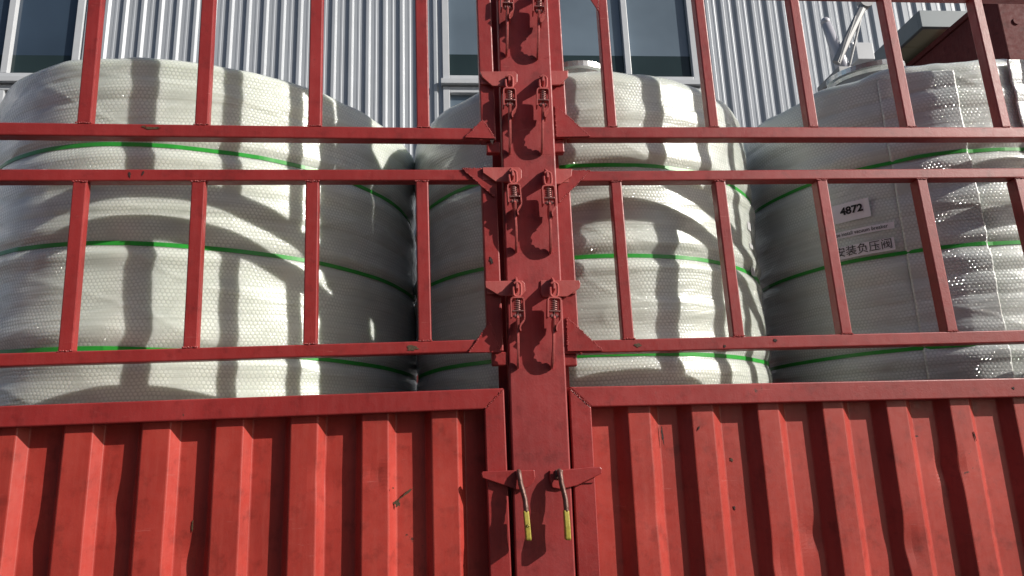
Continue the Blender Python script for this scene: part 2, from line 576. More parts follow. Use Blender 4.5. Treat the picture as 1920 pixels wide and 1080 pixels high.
gate('LL', spx('LL', 908, 937, 480), [(0.303, 0.342), (0.879, 0.918)], -0.114, 0.355, 9, 0.042, 0.032,
     (gp('LL', 923, 670)[0], gp('LL', 952, 670)[0], gp('LL', 935, 685)[1]),
     [[(918, 604), (879, 661), (938, 661)], [(866, 317), (930, 317), (928, 371)]],
     [[(904, 317), (972, 317), (977, 322), (977, 337), (970, 345), (928, 343), (905, 327)],
      [(909, 529), (978, 528), (983, 533), (984, 548), (976, 557), (936, 556), (910, 541)]],
     'lower left lattice gate')


# corrugated side panels
def side_panel(n, inner_px, rib_px, rib_w, slope, period_far, keeper, label, dents):
    sg = 1 if n[0] == 'R' else -1
    gm = gmat(n)
    far = 3.4 * sg
    xi, xo = inner_px           # outer edge near the post, inner edge of the stile
    zt, zb = (0.188, 0.123) if n == 'RP' else (0.186, 0.123)
    bot = -0.64
    bm = bmesh.new()
    # mitred frame: rail and stile meet on the diagonal
    prism(bm, [(xi, zt), (far, zt), (far, zb), (xo, zb)], 0, 0.055, 0.004)
    g = 0.0004 * sg
    prism(bm, [(xi, zt - 0.0006), (xo - g, zb - 0.0006), (xo - g, bot), (xi, bot)], 0.0006, 0.055, 0.004)
    box(bm, min(far, xo + g), max(far, xo + g), 0.001, 0.055, bot, bot + 0.06, 0.004)
    bead(bm, (xi + 0.005 * sg, -0.0002, zt - 0.006), (xo - 0.003 * sg, -0.0002, zb + 0.002), 0.0022, 0.004)
    f = obj('side_panel', bm, 'red', truck, TI @ gm)
    f['gate_key'] = n
    tag(f, label)
    # corrugated sheet
    fr, bk = 0.022, 0.056
    prof = []
    xs = [gp(n, px, 800, fr)[0] for px in rib_px]
    if sg > 0:
        xs = xs + [xs[-1] + period_far * (k + 1) for k in range(5)]
    else:
        xs = [xs[0] - period_far * (5 - k) for k in range(5)] + xs
    start, end = (xo - 0.02, far) if sg > 0 else (far, xo + 0.02)
    prof.append((start, bk))
    for x in xs:
        if x - slope > start + 0.001 and x + rib_w + slope < end - 0.001:
            prof += [(x - slope, bk), (x, fr), (x + rib_w, fr), (x + rib_w + slope, bk)]
        elif x - slope > start + 0.001 and x + rib_w < end:
            prof += [(x - slope, bk), (x, fr), (x + rib_w, fr)]
            break
    prof.append((end, bk))
    # round the folds a little
    fine = []
    for i, (x, y) in enumerate(prof):
        if 0 < i < len(prof) - 1:
            p, a, b = Vector((x, y)), Vector(prof[i - 1]), Vector(prof[i + 1])
            da, db = (a - p).normalized() * 0.0035, (b - p).normalized() * 0.0035
            fine += [p + da, p + da * 0.3 + db * 0.3, p + db]
        else:
            fine.append(Vector((x, y)))
    prof2 = []
    for i in range(len(fine) - 1):
        a, b = fine[i], fine[i + 1]
        k = max(1, int((b - a).length / 0.02))
        for j in range(k):
            prof2.append(a.lerp(b, j / k))
    prof2.append(fine[-1])
    bm = bmesh.new()
    NZ = 70
    cols = []
    for p in prof2:
        col = []
        for j in range(NZ + 1):
            z = bot + 0.005 + (zb + 0.03 - bot - 0.005) * j / NZ
            q = Vector((p.x, p.y, z))
            w = noise.noise(Vector((p.x * 5, z * 4, 3.3 if sg > 0 else 8.1)))
            q.y += 0.0010 * w
            q.x += 0.0007 * noise.noise(Vector((p.x * 9, z * 7, 5)))
            for dx, dz, rr, am in dents:
                d2 = ((p.x - dx) / rr) ** 2 + ((z - dz) / (rr * 1.5)) ** 2
                if d2 < 6:
                    q.y += am * math.exp(-d2)
                    q.x -= 0.5 * am * math.exp(-d2) * 1.2
            col.append(bm.verts.new(q))
        cols.append(col)
    for i in range(len(cols) - 1):
        for j in range(NZ):
            bm.faces.new([cols[i][j], cols[i + 1][j], cols[i + 1][j + 1], cols[i][j + 1]])
    # give the sheet its thickness
    sh = obj('corrugated_sheet', bm, 'red_sheet', f)
    md = sh.modifiers.new('thickness', 'SOLIDIFY')
    md.thickness = 0.002
    md.offset = 1 if sg > 0 else 1
    pts = [gp(n, *p) for p in keeper]
    bm = bmesh.new()
    prism(bm, pts, -0.016, -0.004, 0.0025)
    e0, e1 = min(xi, xo) + 0.006, max(xi, xo) - 0.006
    za = min(p[1] for p in pts)
    zc = max(p[1] for p in pts)
    box(bm, e0, e1, -0.0045, 0.0003, za + 0.016, zc - 0.006)
    obj('keeper_plate', bm, 'red', f)
    return f


side_panel('RP', (gp('RP', 1067, 727)[0], gp('RP', 1109, 763)[0]), [1179, 1299, 1424, 1547, 1668, 1788, 1909], 0.073, 0.037, 0.205,
           [(1029, 882), (1044, 881), (1060, 880), (1100, 876), (1123, 875), (1127, 879), (1126, 888), (1080, 910), (1050, 917), (1034, 914), (1029, 900)],
           'corrugated lower panel right of the post',
           [(1.66, -0.10, 0.03, 0.010), (1.15, -0.30, 0.03, 0.006), (0.62, -0.22, 0.05, 0.004), (1.02, -0.38, 0.04, 0.006), (1.46, -0.34, 0.04, 0.009)])
side_panel('LP', (gp('LP', 945, 727)[0], gp('LP', 908, 768)[0]), [-22, 121, 267, 404.5, 545, 678.5, 809], 0.081, 0.021, 0.222,
           [(902, 888), (904, 884), (950, 882), (1001, 881), (1003, 895), (998, 906), (988, 914), (968, 918), (952, 912), (904, 896)],
           'corrugated lower panel left of the post',
           [(-0.405, -0.06, 0.035, 0.005), (-0.78, -0.30, 0.035, 0.012), (-1.0, -0.12, 0.04, 0.008),
            (-1.22, -0.22, 0.04, 0.008), (-1.45, -0.3, 0.05, 0.006), (-0.25, -0.06, 0.02, 0.006)])

def scar(n, px, py, w, h, y, rot=0.0, seed=0, col='scar'):
    """a patch of bare rusty steel or grime with a ragged outline, a fraction of a millimetre proud of the paint"""
    par = next(o for o in truck.children if o.get('gate_key') == n)
    x, z = gp(n, px, py, y)
    bm = bmesh.new()
    pts = []
    rnd = random.Random(seed + int(px))
    for k in range(18):
        a = 2 * PI * k / 18
        q = 0.55 + 0.75 * rnd.random()
        u, v = math.cos(a) * w / 2 * q, math.sin(a) * h / 2 * q
        pts.append((x + u * math.cos(rot) - v * math.sin(rot), z + u * math.sin(rot) + v * math.cos(rot)))
    prism(bm, pts, y - 0.0009, y + 0.0004)
    obj('bare_patch', bm, col, par)


M['scar'] = simple('bare_rusty_steel', (0.075, 0.045, 0.022), 0.75, 0, 200, 0.5, 0.5)
M['grime'] = simple('dark_grime', (0.035, 0.016, 0.014), 0.8, 0, 200, 0.5, 0.5)
for a in [('LU', 286, 240, .045, .010, 0, .05), ('LU', 270, 237, .014, .006, 0, 0), ('LL', 774, 652, .036, .016, 0, .0), ('LL', 243, 327, .007, .020, 0, .1),
          ('LL', 268, 325, .006, .016, 0, -.3), ('LU', 922, 262, .012, .030, -.0008, 0), ('LL', 921, 488, .012, .028, 0, .2), ('RL', 1454, 638, .012, .010, 0, 0),
          ('RL', 1359, 649, .006, .010, 0, 0), ('RL', 1196, 647, .022, .014, 0, 0), ('RP', 1900, 728, .010, .008, 0, 0),
          ('LP', 745, 944, .020, .026, .040, .6), ('LP', 762, 925, .060, .006, .050, .65), ('LP', 737, 915, .006, .005, .022, 0),
          ('RP', 1242, 816, .007, .060, .048, .05), ('RP', 1372, 862, .014, .008, .055, -.9), ('RP', 1719, 818, .012, .005, .021, 0), ('RP', 1828, 818, .004, .034, .021, .15),
          ('RP', 1310, 803, .004, .014, .021, -.5), ('LP', 361, 985, .004, .03, .055, 0), ('RP', 1897, 848, .014, .030, .055, 0),
          ('RP', 1377, 952, .006, .014, .055, .2)]:
    n_, px_, py_, w_, h_, y_, r_ = a
    scar(n_, px_, py_, w_, h_, y_ - 0.0006, r_, 3, 'grime' if (w_ < .013 and n_ != 'LP') else 'scar')
for o in truck.children:
    if 'gate_key' in o:
        del o['gate_key']

# post
PY = 2.203
tl, tr_, bl, br = at(932.5, 0, PY), at(1027.5, 0, PY), at(967, 1080, PY), at(1079.5, 1080, PY)


def ext(a, b, z):
    t = (z - a.z) / (b.z - a.z)
    return a.x + (b.x - a.x) * t


z0, z1 = 0.95, 3.35
bm = bmesh.new()
pts = [(ext(bl, tl, z0), z0), (ext(br, tr_, z0), z0), (ext(br, tr_, z1), z1), (ext(bl, tl, z1), z1)]
prism(bm, pts, PY, PY + 0.085, 0.005)
post = obj('centre_post', bm, 'red_post', truck, TI)
tag(post, 'wide red centre post carrying the spring latches')
bm = bmesh.new()
pts2 = [(ext(bl, tl, z0) - 0.028, z0), (ext(br, tr_, z0) + 0.024, z0), (ext(br, tr_, z1) + 0.024, z1), (ext(bl, tl, z1) - 0.028, z1)]
prism(bm, pts2, PY + 0.0865, PY + 0.11)
obj('back_flange', bm, 'red_post', post)
# horizontal weld seams where the post sections are joined
for py in (108, 289, 474):
    bm = bmesh.new()
    z = at(980, py, PY).z
    bead(bm, (ext(bl, tl, z) + 0.006, PY - 0.0001, z), (ext(br, tr_, z) - 0.006, PY - 0.0001, z), 0.0011, 0.004)
    obj('weld_seam', bm, 'weld', post)

# bed and far side of the truck body
bm = bmesh.new()
box(bm, -3.6, 3.6, 2.27, 4.5, 0.90, 1.02)
for x in (-3.0, -1.5, 0.3, 1.5, 3.0):
    box(bm, x - 0.05, x + 0.05, 2.3, 4.45, 0.78, 0.8995)
obj('bed_floor', bm, 'bed', truck, TI)
bm = bmesh.new()
box(bm, -3.6, 3.6, 4.50, 4.56, 0.9, 1.7)
for z in (1.8, 2.35, 2.55):
    box(bm, -3.6, 3.6, 4.50, 4.55, z, z + 0.04)
for i in range(20):
    x = -3.5 + i * 0.36
    box(bm, x, x + 0.04, 4.505, 4.545, 1.7005, 2.3495)
obj('far_side_gate', bm, 'shaded_red', truck, TI)  # dark red stands in for shade in the gap between tanks


# spring latches
def latch_proto():
    y0 = -0.048
    bm = bmesh.new()
    # elongated hook link, open on its left shoulder
    path = []
    w, h = 0.0125, 0.0195
    for k in range(0, 29):
        a = R(200) + R(320) * k / 28 if False else R(170) + R(330) * k / 28
        cx, cz = math.cos(a), math.sin(a)
        path.append((w * cx, y0, 0.027 + (0.0115 if cz > 0 else -0.0115) * min(1, abs(cz) * 3) + w * cz))
    tube(bm, path, 0.0042, 0.0065, 10)
    # eye lug welded to the post behind the link, seen edge on
    prism_x(bm, [(0, 0.075), (-0.012, 0.078), (-0.040, 0.062), (-0.056, 0.046), (-0.056, 0.030), (-0.036, 0.024), (0, 0.022)], -0.0035, 0.0035, 0.001)
    base = obj('spring_latch', bm, 'latch', smooth=False)
    kids = []
    bm = bmesh.new()
    pth = [(-0.0205, -0.064), (-0.0205, -0.012), (-0.0195, -0.005), (-0.0145, -0.001), (0.0145, -0.001), (0.0195, -0.005), (0.0205, -0.012),
           (0.0215, -0.066), (0.0205, -0.073), (0.0085, -0.089), (0.0065, -0.100), (0.0085, -0.108)]
    # bent flat strap: deep plate following the path
    th = 0.0021
    for (a, b) in zip(pth[:-1], pth[1:]):
        a_, b_ = Vector((a[0], 0, a[1])), Vector((b[0], 0, b[1]))
        t = (b_ - a_).normalized()
        nn = Vector((t.z, 0, -t.x)) * th
        a_ -= t * 0.0006
        b_ += t * 0.0006
        prism(bm, [((a_ + nn).x, (a_ + nn).z), ((b_ + nn).x, (b_ + nn).z), ((b_ - nn).x, (b_ - nn).z), ((a_ - nn).x, (a_ - nn).z)], -0.060, -0.026)
    kids.append(obj('spring_frame', bm, 'latch', base))
    bm = bmesh.new()
    turns = 5
    hp = []
    for k in range(turns * 14 + 1):
        a = 2 * PI * k / 14
        hp.append((0.0098 * math.cos(a), y0 + 0.0098 * math.sin(a), -0.007 - 0.034 * k / (turns * 14)))
    tube(bm, hp, 0.0023, n=7, up_hint=Vector((0, 0, 1)))
    kids.append(obj('coil_spring', bm, 'spring', base, smooth=True))
    bm = bmesh.new()
    cyl(bm, (0, y0, -0.028), (0, 0, 1), 0.0045, 0.052, 12)
    box(bm, -0.0175, 0.0175, -0.060, -0.036, -0.0465, -0.0425, 0.0008)
    kids.append(obj('plunger', bm, 'spring', base))
    bm = bmesh.new()
    for x in (-0.0075, 0.0, 0.0075):
        cyl(bm, (x, y0 - 0.002, -0.060), (1, 0, 0), 0.0078, 0.0045, 16)
    cyl(bm, (0, y0 - 0.002, -0.060), (1, 0, 0), 0.0035, 0.030, 12)
    kids.append(obj('knuckle', bm, 'spring', base))
    bm = bmesh.new()
    pr = [(.022, -.066), (.040, -.058), (.056, -.058), (.066, -.068), (.058, -.088), (.049, -.104), (.050, -.123), (.0485, -.145), (.045, -.163), (.040, -.181),
          (.035, -.195), (.028, -.207), (.021, -.215), (.010, -.222), (.002, -.222), (.002, -.213), (.006, -.199), (.010, -.190), (.017, -.186), (.020, -.174), (.026, -.166),
          (.028, -.155), (.0325, -.147), (.030, -.1366), (.033, -.124), (.030, -.115), (.023, -.108), (.012, -.098), (.010, -.078)]
    prism_x(bm, [(-a, b) for a, b in pr], -0.0036, 0.0036, 0.001)
    kids.append(obj('lever', bm, 'latch', base))
    return base, kids


def copy_latch(base, kids):
    b = base.copy()
    C.objects.link(b)
    for k in kids:
        c = k.copy()
        C.objects.link(c)
        c.parent = b
    return b


base, kids = latch_proto()
spots = [((950, -13), 1.5, 1.0), ((1012, -6), 3.5, -1.2), ((954.5, 167), 0.8, 0.6), ((1019, 167.5), 3.0, -0.8), ((961.5, 346), -1.6, 1.2),
         ((1027.5, 349), -0.6, 0.4), ((970.5, 558), 1.0, -0.5), ((1038, 558.5), 3.0, 1.0)]
names_ = ['top left', 'top right', 'upper left', 'upper right', 'middle left', 'middle right', 'bottom left', 'bottom right']
for i, ((px, py), tilt, tw) in enumerate(spots):
    b = base if i == 0 else copy_latch(base, kids)
    p = at(px, py, PY - 0.05)
    p.y = PY
    b.parent = truck
    b.matrix_basis = TI @ Matrix.Translation(p) @ Matrix.Rotation(R(tilt), 4, 'Y') @ Matrix.Rotation(R(tw * 2), 4, 'Z')
    b['group'] = 'spring latches on the centre post'


# pin latches with yellow sleeves
def pin_latch(px, py, lean, nick):
    bm = bmesh.new()
    pts, rad = [], []
    ctrl = [(0, .002, -.006), (0, .016, .004), (0, .026, .002), (.002, .033, -.012), (.0045, .036, -.034), (.0105, .038, -.056), (.0165, .042, -.082), (.0185, .046, -.105), (.0195, .048, -.122)]
    for a, b in zip(ctrl[:-1], ctrl[1:]):
        for k in range(3):
            v = Vector(a).lerp(Vector(b), k / 3)
            pts.append((v.x, -v.y, v.z))
    pts.append((ctrl[-1][0], -ctrl[-1][1], ctrl[-1][2]))
    rad = [1.0 + 0.10 * noise.noise(Vector((i * 0.5, px, 0))) for i in range(len(pts))]
    tube(bm, pts, 0.0080, 0.0115, 14, radii=rad)
    m = Matrix.Translation(at(px, py, PY - 0.03)) @ Matrix.Rotation(R(lean), 4, 'Y') @ Matrix.Diagonal((1, 1, 0.91, 1))
    m.translation.y = PY
    b = obj('pin_latch', bm, 'rust', truck, TI @ m, smooth=True)
    bm = bmesh.new()
    pr = [(.0325, -.118), (.058, -.1165), (.0665, -.166), (.067, -.203), (.063, -.209), (.036, -.2095), (.033, -.203), (.034, -.16)]
    a = 0.0185
    vs0 = [bm.verts.new((a - 0.0082 + (-z - .118) * 0.07, -y, z)) for y, z in pr]
    vs1 = [bm.verts.new((a + 0.0082 + (-z - .118) * 0.07, -y, z)) for y, z in pr]
    fs = [bm.faces.new(vs0), bm.faces.new(list(reversed(vs1)))]
    for i in range(len(pr)):
        fs.append(bm.faces.new([vs0[i], vs1[i], vs1[(i + 1) % len(pr)], vs0[(i + 1) % len(pr)]]))
    bmesh.ops.recalc_face_normals(bm, faces=fs)
    bmesh.ops.bevel(bm, geom=list({e for f in fs for e in f.edges}), offset=0.0045, segments=3, profile=0.5, affect='EDGES', clamp_overlap=True)
    if nick:
        for k, (dx, dz, s) in enumerate([(0.004, -.160, .0035), (0.007, -.1625, .003), (0.002, -.163, .0032), (0.0075, -.157, .002)]):
            bmesh.ops.create_icosphere(bm, subdivisions=2, radius=s, matrix=Matrix.Translation((a + dx, -.067, dz)) @ Matrix.Rotation(k, 4, 'X'))
    obj('yellow_sleeve', bm, 'yellow', b)
    bm = bmesh.new()
    box(bm, -0.012, 0.012, -0.014, 0, -0.020, 0.010, 0.003)
    obj('latch_base', bm, 'rust', b)
    b['group'] = 'pin latches with yellow sleeves'
    return b


tag(pin_latch(973, 888, 1.8, True), 'rusty pin latch with a nicked yellow sleeve')
tag(pin_latch(1050, 887, 4.5, False), 'rusty pin latch with an unbroken yellow sleeve')

# ---------------------------------------------------------------- wrapped tanks
TANKS = [dict(c=(-1.0616, 3.1632), r=0.8836, straps=(1.0597, 0.7056, 0.3561, 0.0188), top=1.3960, tilt=-0.037, seed=1.0, mat='wrap1', bevel=0.035),
         dict(c=(0.5958, 3.0812), r=0.7630, straps=(0.9934, 0.6483, 0.2994, 0.0000), top=1.3968, tilt=-0.013, seed=4.0, mat='wrap2', bevel=0.075),
         dict(c=(2.1353, 3.0322), r=0.7117, straps=(1.0501, 0.6766, 0.3061, 0.0000), top=1.4527, tilt=0.0, seed=7.0, mat='wrap3', bevel=0.05)]


def wrap_disp(T, phi, z):
    r, s = T['r'], T['seed']
    u = phi * r
    d = 0.011 * noise.noise(Vector((u * 2.2, z * 2.2, s))) + 0.004 * noise.noise(Vector((u * 6, z * 9, s + 9)))
    # wound layers: saw-tooth lips every few centimetres, drifting in height
    zz = z + 0.02 * noise.noise(Vector((u * 0.9, 0.3, s + 2))) + 0.012 * noise.noise(Vector((u * 2.4, 1.3, s + 5)))
    k = zz / 0.083
    fr = k - math.floor(k)
    am = 0.0042 * (0.5 + noise.cell(Vector((math.floor(k) + 0.5, s, 0.5))))
    d += am * (math.sin(PI * min(1, fr * 1.05)) ** 0.6 if fr < 0.95 else 0.3)
    k2 = zz / 0.031
    f2 = k2 - math.floor(k2)
    d += 0.0005 * abs(math.sin(PI * f2))
    # loose folds running slantwise round the tank
    n1 = abs(noise.noise(Vector((u * 1.5 + 3, z * 5 + u * 1.2, s + 40))))
    d += 0.0016 * math.exp(-(n1 / 0.05) ** 2)
    n2 = abs(noise.noise(Vector((u * 3.1, z * 9 - u * 1.6, s + 60))))
    d += 0.0012 * math.exp(-(n2 / 0.07) ** 2)
    for h in T['straps']:
        dz = z - (1.5 + h + T['tilt'] * r * math.sin(phi))
        d -= 0.010 * math.exp(-(dz / 0.022) ** 2)
        d += 0.004 * math.exp(-((abs(dz) - 0.05) / 0.03) ** 2)
    return d


def flap_off(T, phi):
    o = 0.0
    for a, b, h in T.get('flaps', []):
        t = min(1.0, max(0.0, (phi - a) / 0.12)) * min(1.0, max(0.0, (b + 0.02 - phi) / 0.03))
        o = max(o, h * t)
    return o


def surf(T, phi, z, off=0.0):
    rr = T['r'] + wrap_disp(T, phi, z) + off
    return Vector((rr * math.sin(phi), -rr * math.cos(phi), z))


def wrap_patch(name, T, phi0, phi1, zlo, zhi, off, material, parent, nu, nv, thick=0.004, edge=0.0):
    bm = bmesh.new()
    uvl = bm.loops.layers.uv.new('UVMap')
    grid = []
    for i in range(nu + 1):
        col = []
        for j in range(nv + 1):
            t = j / nv
            z = zlo + (zhi(phi0 + (phi1 - phi0) * i / nu) - zlo) * t
            e = edge * noise.noise(Vector((z * 7, 3, T['seed']))) if i == nu else 0
            phi = phi0 + (phi1 - phi0) * i / nu + e
            v = bm.verts.new(surf(T, phi, z, off * (min(1.0, (i / nu) * 1.6) if edge else 1.0) - (0.004 if edge and i == 0 else 0) + (0.002 if edge else 0.005) * noise.noise(Vector((phi * 7, z * 5, 20)))))
            col.append((v, phi * T['r'], z))
        grid.append(col)
    for i in range(nu):
        for j in range(nv):
            q = [grid[i][j], grid[i + 1][j], grid[i + 1][j + 1], grid[i][j + 1]]
            f = bm.faces.new([a[0] for a in q])
            for l, a in zip(f.loops, q):
                l[uvl].uv = (a[1], a[2])
    o = obj(name, bm, material, parent, smooth=True)
    md = o.modifiers.new('thickness', 'SOLIDIFY')
    md.thickness = thick
    md.offset = -1
    return o


def make_tank(T, label, lid=None):
    root = empty('wrapped_tank', (T['c'][0], T['c'][1], 1.02))
    tag(root, label, 'tank', 'bubble-wrapped tanks on the truck')
    ZI = Matrix.Translation((0, 0, -1.02))
    NU, NV = 560, 330
    ztop = 1.5 + T['top']
    z0 = 1.03
    bm = bmesh.new()
    uvl = bm.loops.layers.uv.new('UVMap')
    bev = T['bevel']
    rings = []

    def topz(phi):
        z = ztop + T['tilt'] * T['r'] * math.sin(phi)
        if T['seed'] == 7.0:
            z += 0.03 * noise.noise(Vector((phi * 3.0, 2, 2)))
        else:
            z += 0.008 * noise.noise(Vector((phi * 4.0, 2, T['seed'])))
        return z
    prof = [(j / NV, 0.0) for j in range(NV + 1)]
    for j in range(NV + 1):
        ring = []
        for i in range(NU):
            phi = 2 * PI * i / NU - PI
            z = z0 + (topz(phi) - bev - z0) * j / NV
            p = surf(T, phi, z)
            ring.append((bm.verts.new(p), phi * T['r'], z))
        rings.append(ring)
    last = rings[-1]
    # rounded shoulder, then the shallow wrapped dome
    steps = [(bev * (1 - math.cos(a)), bev * math.sin(a)) for a in [PI / 2 * k / 8 for k in range(1, 9)]]
    steps += [(bev + (T['r'] - bev) * t, bev + 0.12 * math.sin(t * PI / 2)) for t in (0.08, 0.2, 0.4, 0.6, 0.8, 0.97)]
    for inn, upz in steps:
        ring = []
        for i in range(NU):
            phi = 2 * PI * i / NU - PI
            b = last[i][0].co
            rr = math.hypot(b.x, b.y)
            s = max(0.02, (rr - inn) / rr)
            wob = 0.006 * noise.noise(Vector((phi * 8, inn * 12, T['seed'])))
            ring.append((bm.verts.new((b.x * s, b.y * s, b.z + upz + wob)), phi * T['r'], b.z + inn + upz))
        rings.append(ring)
    for j in range(len(rings) - 1):
        for i in range(NU):
            q = [rings[j][i], rings[j][(i + 1) % NU], rings[j + 1][(i + 1) % NU], rings[j + 1][i]]
            f = bm.faces.new([a[0] for a in q])
            for l, a in zip(f.loops, q):
                u = a[1]
                if i == NU - 1 and u < 0:
                    u += 2 * PI * T['r']
                l[uvl].uv = (u, a[2])
    bm.faces.new([a[0] for a in rings[-1]])
    w = obj('bubble_wrap', bm, T['mat'], root, ZI, smooth=True)
    # straps
    for h in T['straps']:
        bm = bmesh.new()
        NS = 300
        A = []
        for i in range(NS):
            phi = 2 * PI * i / NS - PI
            zc = 1.5 + h + T['tilt'] * T['r'] * math.sin(phi) + 0.003 * noise.noise(Vector((phi * 3, h, 1)))
            ring = []
            for dz, of in ((-0.0072, 0.0020), (-0.0072, 0.0036), (0.0072, 0.0036), (0.0072, 0.0020)):
                rr = T['r'] + wrap_disp(T, phi, zc) + of + flap_off(T, phi)
                ring.append(bm.verts.new((rr * math.sin(phi), -rr * math.cos(phi), zc + dz)))
            A.append(ring)
        for i in range(NS):
            a, b = A[i], A[(i + 1) % NS]
            for k in range(4):
                bm.faces.new([a[k], a[(k + 1) % 4], b[(k + 1) % 4], b[k]])
        obj('green_strap', bm, 'strap', root, ZI)
    if lid:
        px, py, dy, lr, tiltx = lid
        p = at(px, py, T['c'][1] + dy)
        lx, ly, lz = p.x - T['c'][0], dy, p.z
        bm = bmesh.new()
        cyl(bm, (lx, ly, (lz - 0.02 + ztop) / 2), (0, 0, 1), lr * 0.8, max(0.05, lz - 0.02 - ztop), 40)
        nk = obj('manhole_neck', bm, 'galv', root, ZI, smooth=False)
        bm = bmesh.new()
        N = 48
        ring = []
        for rr, zz in ((0.0, 0.006), (lr * 0.88, 0.0), (lr * 0.95, 0.012), (lr, 0.010), (lr, -0.012), (lr * 0.9, -0.016), (lr * 0.86, -0.03), (lr * 0.5, -0.02), (0.0, -0.02)):
            if rr == 0:
                ring.append([bm.verts.new((0, 0, zz))])
            else:
                ring.append([bm.verts.new((rr * math.cos(2 * PI * k / N), rr * math.sin(2 * PI * k / N), zz)) for k in range(N)])
        for a, b in zip(ring[:-1], ring[1:]):
            for k in range(N):
                if len(a) == 1:
                    bm.faces.new([a[0], b[k], b[(k + 1) % N]])
                elif len(b) == 1:
                    bm.faces.new([a[k], a[(k + 1) % N], b[0]])
                else:
                    bm.faces.new([a[k], a[(k + 1) % N], b[(k + 1) % N], b[k]])
        obj('manhole_lid', bm, 'lid', root, ZI @ Matrix.Translation((lx, ly, lz)) @ Matrix.Rotation(R(tiltx), 4, 'X') @ Matrix.Rotation(R(-tiltx * 0.6), 4, 'Y'))
    return root, ZI


def phi_of(T, px, py):
    """angle and height on a tank's skin seen at a pixel"""
    d = ray(px, py)
    cx, cy, r = T['c'][0], T['c'][1], T['r'] + 0.004
    a = d.x ** 2 + d.y ** 2
    b = d.x * cx + d.y * cy
    c = cx * cx + cy * cy - r * r
    t = (b - math.sqrt(max(0, b * b - a * c))) / a
    p = EYE + d * t
    return math.atan2(p.x - cx, -(p.y - cy)), p.z


T3 = TANKS[2]
ph1, _z = phi_of(T3, 1700, 360)
ph2, _z = phi_of(T3, 1838, 400)
ztp = phi_of(T3, 1750, 134)[1]
ph3 = phi_of(T3, 1895, 180)[0]
T3['flaps'] = [(ph1 - 0.05, ph2, 0.015), (ph3, ph3 + 0.9, 0.023)]
t1, ZI = make_tank(TANKS[0], 'largest bubble-wrapped tank on the left with three green straps')
t2, _ = make_tank(TANKS[1], 'middle bubble-wrapped tank partly behind the red centre post', (1072, 151, -0.42, 0.16, 4))
t3, _ = make_tank(TANKS[2], 'bubble-wrapped tank on the right with the white paper labels', (1622, 142, -0.25, 0.165, 8))


# loose sheets of bubble wrap laid over the right tank
wrap_patch('wrap_flap', T3, ph1 - 0.05, ph2, 1.05, lambda p: ztp + 0.01 * math.sin(p * 9), 0.012, 'wrap4', t3, 60, 300, 0.004, 0.004).matrix_basis = ZI
wrap_patch('wrap_flap', T3, ph3, ph3 + 0.9, 2.62, lambda p: ztp + 0.02 + 0.01 * math.sin(p * 5), 0.016, 'wrap4', t3, 70, 260, 0.004, 0.0).matrix_basis = ZI


# paper labels: flat paper curved on to the skin, with their lettering as a sub-part
def on_skin(T, ph0, zc, u, v, off):
    phi = ph0 + u / T['r']
    rr = T['r'] + off
    return Vector((rr * math.sin(phi), -rr * math.cos(phi), zc + v))


def paper_label(T, root, px, py, w, h, text, size, rot=0.0, tx=0.0, ty=0.0, bold=0.0, squeeze=1.0, label=None, matname='paper'):
    ph0, zc = phi_of(T, px, py)
    cr, sr = math.cos(R(rot)), math.sin(R(rot))
    off = 0.002 + max(wrap_disp(T, ph0 + du * w / T['r'], zc + dv * h) for du in (-.5, -.25, 0, .25, .5) for dv in (-.5, 0, .5))
    bm = bmesh.new()
    N = 10
    vs = [[bm.verts.new(on_skin(T, ph0, zc, cr * u - sr * v, sr * u + cr * v, off + 0.0012 * math.sin(i * 1.3 + px))) for v in (-h / 2, h / 2)]
          for i, u in enumerate([w * (k / N - 0.5) for k in range(N + 1)])]
    for i in range(N):
        bm.faces.new([vs[i][0], vs[i + 1][0], vs[i + 1][1], vs[i][1]])
    o = obj('paper_label', bm, matname, root, ZI)
    md = o.modifiers.new('thickness', 'SOLIDIFY')
    md.thickness = 0.0006
    if label:
        o['label'] = label
    if text:
        cu = bpy.data.curves.new('lettering', 'FONT')
        cu.body = text
        cu.size = size
        cu.align_x = 'CENTER'
        cu.align_y = 'CENTER'
        cu.offset = bold
        cu.resolution_u = 4
        tmp = bpy.data.objects.new('lettering_curve', cu)
        C.objects.link(tmp)
        bpy.context.view_layer.update()
        me = bpy.data.meshes.new_from_object(tmp.evaluated_get(bpy.context.evaluated_depsgraph_get()))
        bpy.data.objects.remove(tmp)
        for v in me.vertices:
            u, q = v.co.x * squeeze + tx, v.co.y + ty
            v.co = on_skin(T, ph0, zc, cr * u - sr * q, sr * u + cr * q, off + 0.0026)
        me.materials.clear()
        me.materials.append(M['ink'])
        t = bpy.data.objects.new('lettering', me)
        C.objects.link(t)
        t.parent = o
    return o


paper_label(T3, t3, 1597, 397, 0.138, 0.078, '4872', 0.042, rot=0.5, tx=0.003, ty=0.004, bold=0.0016, label='white paper label reading 4872')
paper_label(T3, t3, 1608, 435, 0.262, 0.027, 'Please install vacuum breaker', 0.0215, rot=-0.5, bold=0.0002, squeeze=0.86, label='narrow paper strip reading Please install vacuum breaker')
paper_label(T3, t3, 1609, 470, 0.262, 0.050, '请安装负压阀', 0.044, rot=0.0, tx=0.0, bold=0.0, squeeze=0.95, label='paper strip of Chinese lettering')
T2 = TANKS[1]
paper_label(T2, t2, 1406, 425, 0.05, 0.035, '', 0.02, matname='tape')
paper_label(T2, t2, 1410, 462, 0.05, 0.018, '', 0.02, matname='tape')
paper_label(T2, t2, 1413, 510, 0.05, 0.035, '', 0.02, matname='tape')

